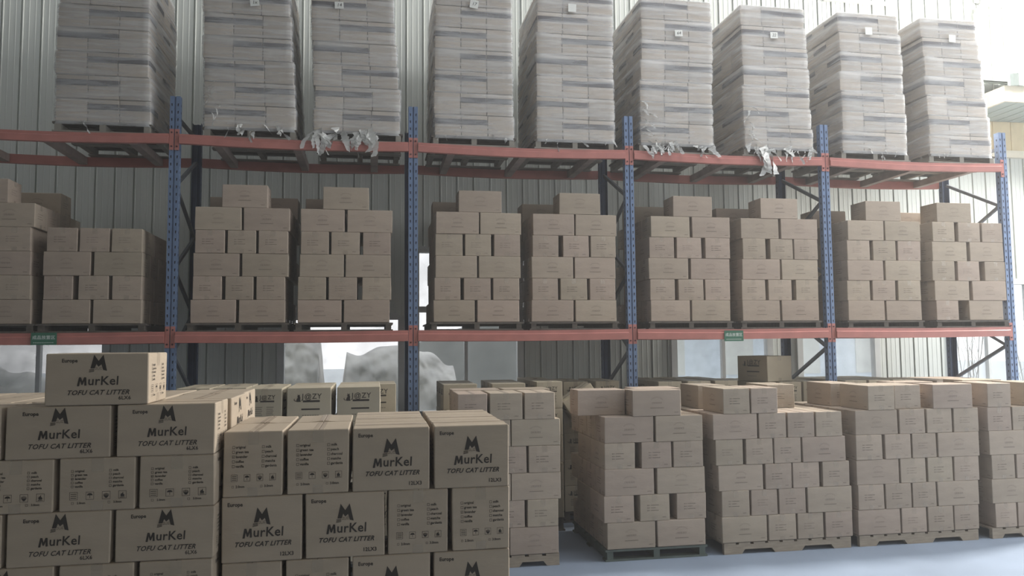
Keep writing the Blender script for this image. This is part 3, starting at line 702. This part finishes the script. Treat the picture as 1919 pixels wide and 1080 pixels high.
for k, lay in FLOOR.items():
    x0 = lay[0][0][0]; x1 = lay[0][-1][1]; xc = (x0+x1)/2; w_, a, b, st = PW[k]
    if k == 'M': x0 = 2.62; lay = [[(max(p, 2.62+.02*0), q) for p, q in l] for l in lay]
    pallet(xc, -1.34, .001, w_, 1.16, FZ-.005, a, b, st, {'bars':'dark green slatted pallet under %s','notched':'pale notched wooden pallet under %s'}[st] % FNAME[k], 'pallets on the floor')
    top = lay[5]; lay5 = lay[:5]
    stack(lay5, -1.35, FZ, FNAME[k], 'cartons stacked on the floor', faint=.15 if k in 'KM' else .45)
    z6 = FZ+5*(CH+.0012)+.0005
    for i, (p, q) in enumerate(top):
        long_ = (q-p) > .36; xm = (p+q)/2; yf = -1.35
        if k == 'O' and i < 2: xm = (6.70, 7.0)[i]; p, q = 0, .29
        if k == 'M' and i == 0: xm = (p+q)/2
        carton('plain', xm, yf+(CW if long_ else CL)/2+(.03 if k == 'O' and i == 1 else 0), z6, 0 if long_ else math.pi/2, 'brown carton %s on the very top of %s' % (colname(i, len(top)) if len(top) > 1 else 'alone in front', FNAME[k]), 'carton', 'cartons stacked on the floor', q-p)
    ex = {'K':[(4.0,-1.02,0,'left behind'),(4.58,-.90,0,'right behind')], 'N':[(5.93,-.655,math.pi/2,'right and set back'),(5.25,-.55,math.pi/2,'far back left')], 'O':[(6.64,-.62,math.pi/2,'far back left'),(7.42,-.72,0,'far back right')], 'P':[(8.35,-.55,0,'far back')], 'M':[(2.9,-.62,0,'far back left'),(3.38,-.62,0,'far back right')]}[k]
    for x, y, rz, nm in ex: carton('plain', x, y, z6, rz, 'brown carton %s on top layer of %s' % (nm, FNAME[k]), 'carton', 'cartons stacked on the floor')

# ---- six-litre printed cartons at lower left
def printed(kind, lays, Yf, z0, nl, where, group, depth):
    L, W, H = KINDS[kind]['d']; H_ = H+.0015
    for j, fr in enumerate(lays):      # lays are given from the lowest visible layer up
        pass
X6 = [[(-.10,.29),(.312,.70),(.709,1.002),(1.010,1.303)],[(-.29,.10),(.115,.505),(.513,.907),(.917,1.308)],[(-.20,.09),(.10,.392),(.402,.692),(.702,.997),(1.005,1.306)],[(-.29,.10),(.108,.49),(.497,.896),(.911,1.303)]]
Z6 = -.235+1.92-.2115   # base of the topmost full layer
six_w = ['bottom visible layer','layer second below the top','layer just below the top','top full layer']
pallet(.5,-4.62,.001,1.62,1.2,.12,'pal','pal','bars','dark pallet under the small printed cartons, below the picture','pallets on the floor')
pallet(.5,-4.62,.122,1.62,1.2,.085,'pal','pal','bars','second dark pallet lying on the one below the small printed cartons','pallets on the floor')
for li in range(7):
    z = Z6-(6-li)*.2115
    fr = X6[3-((6-li) % 4)] if (6-li) < 4 else X6[1 if li % 2 == 0 else 2]
    for ci, (a, b) in enumerate(fr):
        lf = (b-a) > .34; xc = (a+b)/2; d_ = .292 if lf else .391
        lab = 'low printed carton, %s from right in %s layer of the left foreground stack' % (ORD[len(fr)-1-ci], NUM[li])
        carton('six', xc, -4.63+d_/2, z, 0 if lf else math.pi/2, lab, 'carton', 'small printed cartons stacked at lower left', b-a)
    for r in (1, 2):
        cols = [-.05,.25,.55,.85,1.156] if li == 6 else [1.156]
        for q, x in enumerate(cols):
            y = -4.63+.30+.20+(r-1)*.40
            if fr[-1][1]-fr[-1][0] < .34: y = y+.10
            lab = 'low printed carton turned sideways, row %s back, %s from right in %s layer, left foreground' % (('','second','third')[r], ORD[len(cols)-1-q], NUM[li])
            xx = x+(.012 if r == 1 and li == 6 and q == len(cols)-1 else 0)
            carton('six', xx, y, z, math.pi/2, lab, 'carton', 'small printed cartons stacked at lower left')
carton('six', .836, -4.63+.146, Z6+.2125, 0, 'low printed carton standing alone on top of the left foreground stack', 'carton', 'small printed cartons stacked at lower left')
# ---- twelve-litre printed cartons in the centre foreground
X12 = {4:[(1.315,1.570),(1.579,1.849),(1.856,2.202),(2.212,2.560)],3:[(1.312,1.652),(1.658,2.002),(2.011,2.281),(2.293,2.560)]}
Z12 = -.365+1.92-.2765
pallet(1.94,-4.54,.001,1.2,1.0,.16,'pal','pal','bars','dark pallet under the tall printed cartons, below the picture','pallets on the floor')
for li in range(5):
    z = Z12-(4-li)*.2765
    fr = X12[4 if li % 2 == 0 else 3]
    for ci, (a, b) in enumerate(fr):
        lf = (b-a) > .31; xc = (a+b)/2; d_ = .27 if lf else .346
        carton('twelve', xc, -4.55+d_/2, z, 0 if lf else math.pi/2, 'square printed carton, %s from left in %s layer of the centre foreground stack' % (ORD[ci], NUM[li]), 'carton', 'large printed cartons stacked in the centre foreground', b-a)
        if ci in (0, 3) or li == 4:
            for r in (1, 2) if lf else (1,):
                carton('twelve', xc, -4.55+d_*1.5+.010+(r-1)*(d_+.010), z, 0 if lf else math.pi/2, 'square printed carton, %s from left, %s row back, %s layer of centre foreground stack' % (ORD[ci], ('','second','third')[r], NUM[li]), 'carton', 'large printed cartons stacked in the centre foreground', b-a)
# ---- cat-logo cartons standing on the floor further back
JH = .2775
def jstack(cols, Yf, depth, ztop, where, group, wood='pal', lo=0, kind='jozy'):
    L, W, H = KINDS[kind]['d']; n_ = 5 if kind == 'jozy' else 6; z0 = ztop-n_*(H+.0015)
    x0 = min(c[0] for c in cols); x1 = max(c[1] for c in cols)
    pallet((x0+x1)/2, Yf+.01, .001, x1-x0+.02, depth, z0-.003, wood, wood, 'bars', 'dark pallet under %s' % where, 'pallets on the floor')
    for li in range(n_):
        for ci, (a, b) in enumerate(cols):
            lf = (b-a) > (L+W)/2; d_ = W if lf else L
            rows = int((depth+.03)/(d_+.006))
            for r in range(rows):
                if li < n_-1 and r > 0 and ci not in (0, len(cols)-1): continue
                if r == 0: lab = 'cat-logo carton %s in front of %s layer, %s' % (colname(ci, len(cols)), NUM[li], where)
                else: lab = 'cat-logo carton %s row back on %s of %s layer, %s' % (('','second','third','fourth')[r], colname(ci, len(cols)), NUM[li], where)
                if kind != 'jozy': lab = lab.replace('cat-logo', 'pale plain')
                carton(kind, (a+b)/2, Yf+d_/2+r*(d_+.010), z0+li*(H+.0015), 0 if lf else math.pi/2, lab, 'carton', group, b-a)
G = 'cat-logo cartons on the floor'
jstack([(.96,1.238),(1.265,1.62),(1.655,2.01)], -1.6, .88, 1.583, 'stack behind left foreground', G)
jstack([(1.80,2.16)], -.70, .60, 1.56, 'stack beside second front post', G)
jstack([(.30,.585),(.60,.88)], -1.05, .75, 1.565, 'stack behind lone top carton', G)
jstack([(2.64,2.995),(3.14,3.495)], -.16, 1.1, 1.515, 'stack right of second post', G)
jstack([(3.60,3.885)], -.16, 1.08, 1.527, 'column beside tilted carton', G)
jstack([(3.97,4.25),(4.33,4.61)], .18, .75, 1.505, 'stack left of third post', G)
jstack([(5.02,5.30),(5.36,5.64),(5.68,5.96)], .10, 1.1, 1.49, 'stack right of third post', G)
jstack([(6.16,6.44),(6.47,6.75),(6.775,7.055-.06)], .13, 1.1, 1.462, 'stack under turned carton', G)
jstack([(7.27,7.55),(7.57,7.85),(7.88,8.16)], .10, 1.1, 1.465, 'stack right of fourth post', G)
jstack([(8.45,8.735),(8.745,9.03),(9.04,9.325)], .10, 1.1, 1.445, 'plain stack at far right', 'plain cartons under the rack at far right', kind='plain')
t = carton('jozy', 4.19, 0, 1.175, 0, 'tilted cat-logo carton wedged at an angle between its neighbours in mid picture', 'carton', G)
t.rotation_euler = (0, math.radians(-33), 0); t.location = (4.19, 0, 1.175)
make_kind('big', 'printed_carton', .45, .40, .29, 'cardj', (jozy_front(.45,.29), Art()), ('ink',), 1, .005, .0, pname='printed_lettering')
o = carton('big', 6.45, .42, 1.464, 0, 'lone larger carton turned askew on top of a cat-logo stack', 'carton', G)
o.rotation_euler = (0, 0, math.radians(110))

# ============================================================ stretch-wrapped loads on the top level
def film_mesh(rings, w0, d0):
    """rings: (z, x0, x1, y0, y1) bottom to top; a thin skin of film around the cartons"""
    mb = MB(); nx, ny = 18, 16; per = []
    for (z, x0, x1, y0, y1, b, sd) in rings:
        row = []; pts = []
        rc = .018
        for k in range(nx): pts.append((x0+rc+(x1-x0-2*rc)*k/(nx-1), y0, 0, -1))
        for k in range(ny): pts.append((x1, y0+rc+(y1-y0-2*rc)*k/(ny-1), 1, 0))
        for k in range(nx): pts.append((x1-rc-(x1-x0-2*rc)*k/(nx-1), y1, 0, 1))
        for k in range(ny): pts.append((x0, y1-rc-(y1-y0-2*rc)*k/(ny-1), -1, 0))
        for x, y, nx_, ny_ in pts:
            q = .0035*noise.noise(Vector((x*5+sd, y*5, z*12)))+.0015*noise.noise(Vector((x*2.0, y*2.0+sd, z*45)))+b
            row.append((x+nx_*q, y+ny_*q, z))
        per.append(row)
    n_ = len(per[0])
    for r_ in per: mb.v += r_
    for j in range(len(per)-1):
        for i in range(n_):
            mb.f.append((j*n_+i, j*n_+(i+1)%n_, (j+1)*n_+(i+1)%n_, (j+1)*n_+i)); mb.mi.append(0)
    top = len(mb.v); rr = per[-1]; cx = sum(p[0] for p in rr)/n_; cy = sum(p[1] for p in rr)/n_
    for p in rr: mb.v.append((cx+(p[0]-cx)*.80, cy+(p[1]-cy)*.80, p[2]+.004))
    for i in range(n_): mb.f.append(((len(per)-1)*n_+i, (len(per)-1)*n_+(i+1)%n_, top+(i+1)%n_, top+i)); mb.mi.append(0)
    return mb
def rag(mb, p, l_, w_, seed, droop=1.0, side=0.0):
    """a torn, twisted strip of film hanging from p"""
    r = random.Random(seed); pos = Vector(p); d = Vector((side+r.uniform(-.3,.3), -.35, -.5*droop)).normalized(); a0 = r.uniform(0, 3); i = len(mb.v); n_ = 14; tw_ = r.uniform(-3, 3)
    for k in range(n_+1):
        t = k/n_; ang = a0+t*tw_; ww = w_*(1-.5*t)*(.7+.6*r.random())
        sd = Vector((math.cos(ang), .45*math.sin(ang), .35*math.sin(ang*1.7)))
        mb.v.append(tuple(pos-sd*ww/2)); mb.v.append(tuple(pos+Vector((0,-.012*math.sin(k*2.3),0)))); mb.v.append(tuple(pos+sd*ww/2))
        d = (d+Vector((r.uniform(-.28,.28), r.uniform(-.12,.12), -.10*droop+r.uniform(-.16,.16)))).normalized()
        pos = pos+d*l_/n_; pos.y = min(pos.y, p[1]-.002) if True else pos.y
    for k in range(n_):
        b = i+3*k; mb.f += [(b,b+1,b+4,b+3),(b+1,b+2,b+5,b+4)]; mb.mi += [0,0]
cw3 = .285
band = Art()
for k in range(12):
    for j in range(3): band.rect(-.138+.023*k,-.138+.023*(k+1),.125+.02*j,.125+.02*(j+1))
sh3 = [Shape(.285, .27, .228, 900+k, .002) for k in range(3)]
cm3 = [carton_mesh(s_, [M['cardw'], M['seam']]) for s_ in sh3]
bm3 = []
for s_ in sh3:
    q = MB(); face_map(s_, 0, band, q); face_map(s_, 2, band, q); face_map(s_, 3, band, q); bm3.append(q.mesh('grey_print_band', M['inkband']))
LOADS = [(-1.100,-.227,-1.094,-.280,'1'),(.275,1.164,.235,1.070,'1x'),(1.350,2.227,1.299,2.130,'14'),(2.566,3.416,2.592,3.407,'1'),(3.655,4.528,3.685,4.534,''),
         (4.826,5.679,4.875,5.709,'64'),(6.063,6.906,6.061,6.848,'22'),(7.277,8.113,7.288,8.072,''),(8.414,9.251,8.366,9.117,'')]
LAB = {1:(.748,5.402,-8),2:(1.587,5.432,-3),3:(2.994,5.541,8),4:(4.072,5.573,2),5:(5.295,5.367,-3),6:(6.447,5.414,-2),7:(7.65,5.54,0),8:(8.754,5.517,2)}
LAB_TXT = {1:'1x',2:'14',3:'17',4:'',5:'64',6:'22',7:'',8:''}
LDESC = ['leftmost stretch-wrapped carton load on the top level, without a paper note','stretch-wrapped carton load leaning left, second from left on the top level','stretch-wrapped carton load with large torn film drooping, third on the top level',
 'fourth stretch-wrapped carton load on the top level, in the second full bay','fifth stretch-wrapped carton load on the top level, left of the middle post','sixth stretch-wrapped carton load, with dense torn film at its foot, top level',
 'seventh stretch-wrapped carton load on the top level, film flap hanging below beam','eighth stretch-wrapped carton load, bluish glare on its film, top level','rightmost stretch-wrapped carton load on the top level, by the last post']
LH = .2365
for i, (a0, a1, b0, b1, _) in enumerate(LOADS):
    xc = (a0+a1)/2; fr = (xc % 2.35)/2.35; zb = ZB2+.055-.022*math.sin(math.pi*fr)+.001
    L0 = tag(empty('wrapped_pallet_load', (xc, -.03, zb)), LDESC[i], 'wrapped pallet load', 'stretch-wrapped loads on the top level')
    pr = link('pallet', None, L0); pallet_parts(pr, max(.9, a1-a0+.03), 1.08, .10, 'pal', 'paledge', 'bars')
    rings = []; zt = 7*LH; base = .104
    jit = [rnd.uniform(-.010, .010) for _ in range(7)]
    if i in (7, 8): jit = [.0,.012,.008,-.004,.012,.004,-.012]
    for l_ in range(7):
        t = (l_+.5)/7; x0 = a0+(b0-a0)*t-xc+jit[l_]; x1 = a1+(b1-a1)*t-xc+jit[l_]; w3 = (x1-x0)/3
        for s_, (q, bq) in enumerate(((.02,-.006),(.15,.002),(.35,.004),(.55,.004),(.75,.004),(.93,.002),(.985,-.006))):
            rings.append((base+(l_+q)*LH, x0-.004, x1+.004, -.004, 1.075, .004+bq, i*3.7))
        for c in range(3):
            for r in range(4):
                if r > 0 and c == 1: continue
                v = (i+l_+c+r) % 3
                o = link('carton', cm3[v], L0, (x0+w3*(c+.5), .135+.008+r*.268, base+l_*LH))
                o.scale = (w3/.291, 1, 1)
                banded = (c != (2 if (l_+i) % 2 else 0)) if r == 0 else ((l_+r) % 2 == 0)
                if banded: link('grey_print_band', bm3[v], o)
    fm = film_mesh([(base-.03, rings[0][1]-.002, rings[0][2]+.002, -.006, 1.077, .003, i*3.7)]+rings, 0, 0)
    fm.build('stretch_film', M['film'], L0, smooth=True)
    tf = MB(); r = random.Random(50+i)
    spec = {0:(3,.10,.03),1:(10,.13,.05),2:(26,.26,.10),3:(5,.07,.03),4:(5,.09,.03),5:(26,.15,.06),6:(20,.17,.07),7:(5,.09,.03),8:(3,.06,.03)}[i]
    for k in range(spec[0]):
        px = r.uniform(x0, x1)
        px = a0-xc+(a1-a0)*r.random()
        if i == 2: px = a0-xc+(a1-a0)*(r.random()**1.4)*.72
        rag(tf, (px, -.012, base+r.uniform(-.05,.04)), spec[1]*r.uniform(.5,1.2), spec[2]*r.uniform(.5,1.2), i*100+k, 1.0, r.uniform(-.8,.8))
    if i == 6:
        for k in range(4): rag(tf, (a0-xc+.20+.02*k, -.035, .10-.02*k), .30, .12, 700+k, 1.6, .1)
    if i in (1, 5, 6):
        for k in range(9): rag(tf, (a0-xc+.03+.09*r.random(), -.014, base+.10+.045*k), .12, .03, 800+k+i, .6, r.uniform(-1,1))
    tf.build('torn_film', M['filmend'], L0, smooth=True)
    if i in LAB:
        lx, lz, la = LAB[i]; q = MB(); q.box(-.045,.045,-.002,0,-.036 if i in (1,2,5,6) else -.045,.036 if i in (1,2,5,6) else .045)
        pl = q.build('paper_note', M['paper'], L0, (lx-xc, -.030, lz-zb)); pl.rotation_euler = (0, math.radians(la), 0)
        if LAB_TXT[i]:
            a = Art(); a.text(LAB_TXT[i], .05, 0, 0, 0, .2); q = MB(); q.v = [(x, -.0028, z) for x, z in a.v]; q.f = a.f; q.mi = a.m
            q.build('handwriting', M['ink'], pl)

# ============================================================ green signs hung on the middle beams
for x, z, rot, lab in ((5.847,1.985,0,'small green sign with white characters on middle beam, right of centre'),(-1.11,2.005,0,'small green sign with white characters on middle beam, far left')):
    w2, h2 = .112, .058
    q = MB(); q.box(-w2,w2,-.004,0,-h2,h2); s_ = q.build('hanging_sign', M['green'], None, (x, -.062, z)); tag(s_, lab, 'sign', 'green area signs on the middle beam')
    a = Art(); a.text('成品放置区', .040, 0, .010, .0003)
    for k in range(12): a.rect(-.09+k*.015, -.09+k*.015+.010, -.040, -.034)
    q = MB(); q.v = [(u, -.0055, v) for u, v in a.v]; q.f = a.f; q.mi = a.m; q.build('sign_lettering', M['signw'], s_)

if MERGED.v:
    ro = MERGED.build('cardboard_carton', [M['card'], M['seam']]); ro['kind'] = 'stuff'
    tag(ro, 'brown cartons mostly hidden behind the front rows of the plain carton stacks', 'cartons', 'cartons hidden behind the front rows')
for o in S.objects:
    if 'n' in o: del o['n']
# ============================================================ thin scattering volume added through the hall, lifting the dark tones
dm = bpy.data.materials.new('thin_haze'); dm.use_nodes = True; t = dm.node_tree; t.nodes.clear()
vs = t.nodes.new('ShaderNodeVolumeScatter'); o_ = t.nodes.new('ShaderNodeOutputMaterial'); vs.inputs['Density'].default_value = .0085; vs.inputs['Anisotropy'].default_value = .3
t.links.new(vs.outputs[0], o_.inputs['Volume'])
q = MB(); q.box(WX0-.3, WX1+.3, FY-.3, WY+.3, -.3, HZ+.3); hz = q.build('thin_haze', dm); hz['kind'] = 'stuff'; tag(hz, 'thin pale haze filling the whole hall', 'haze')
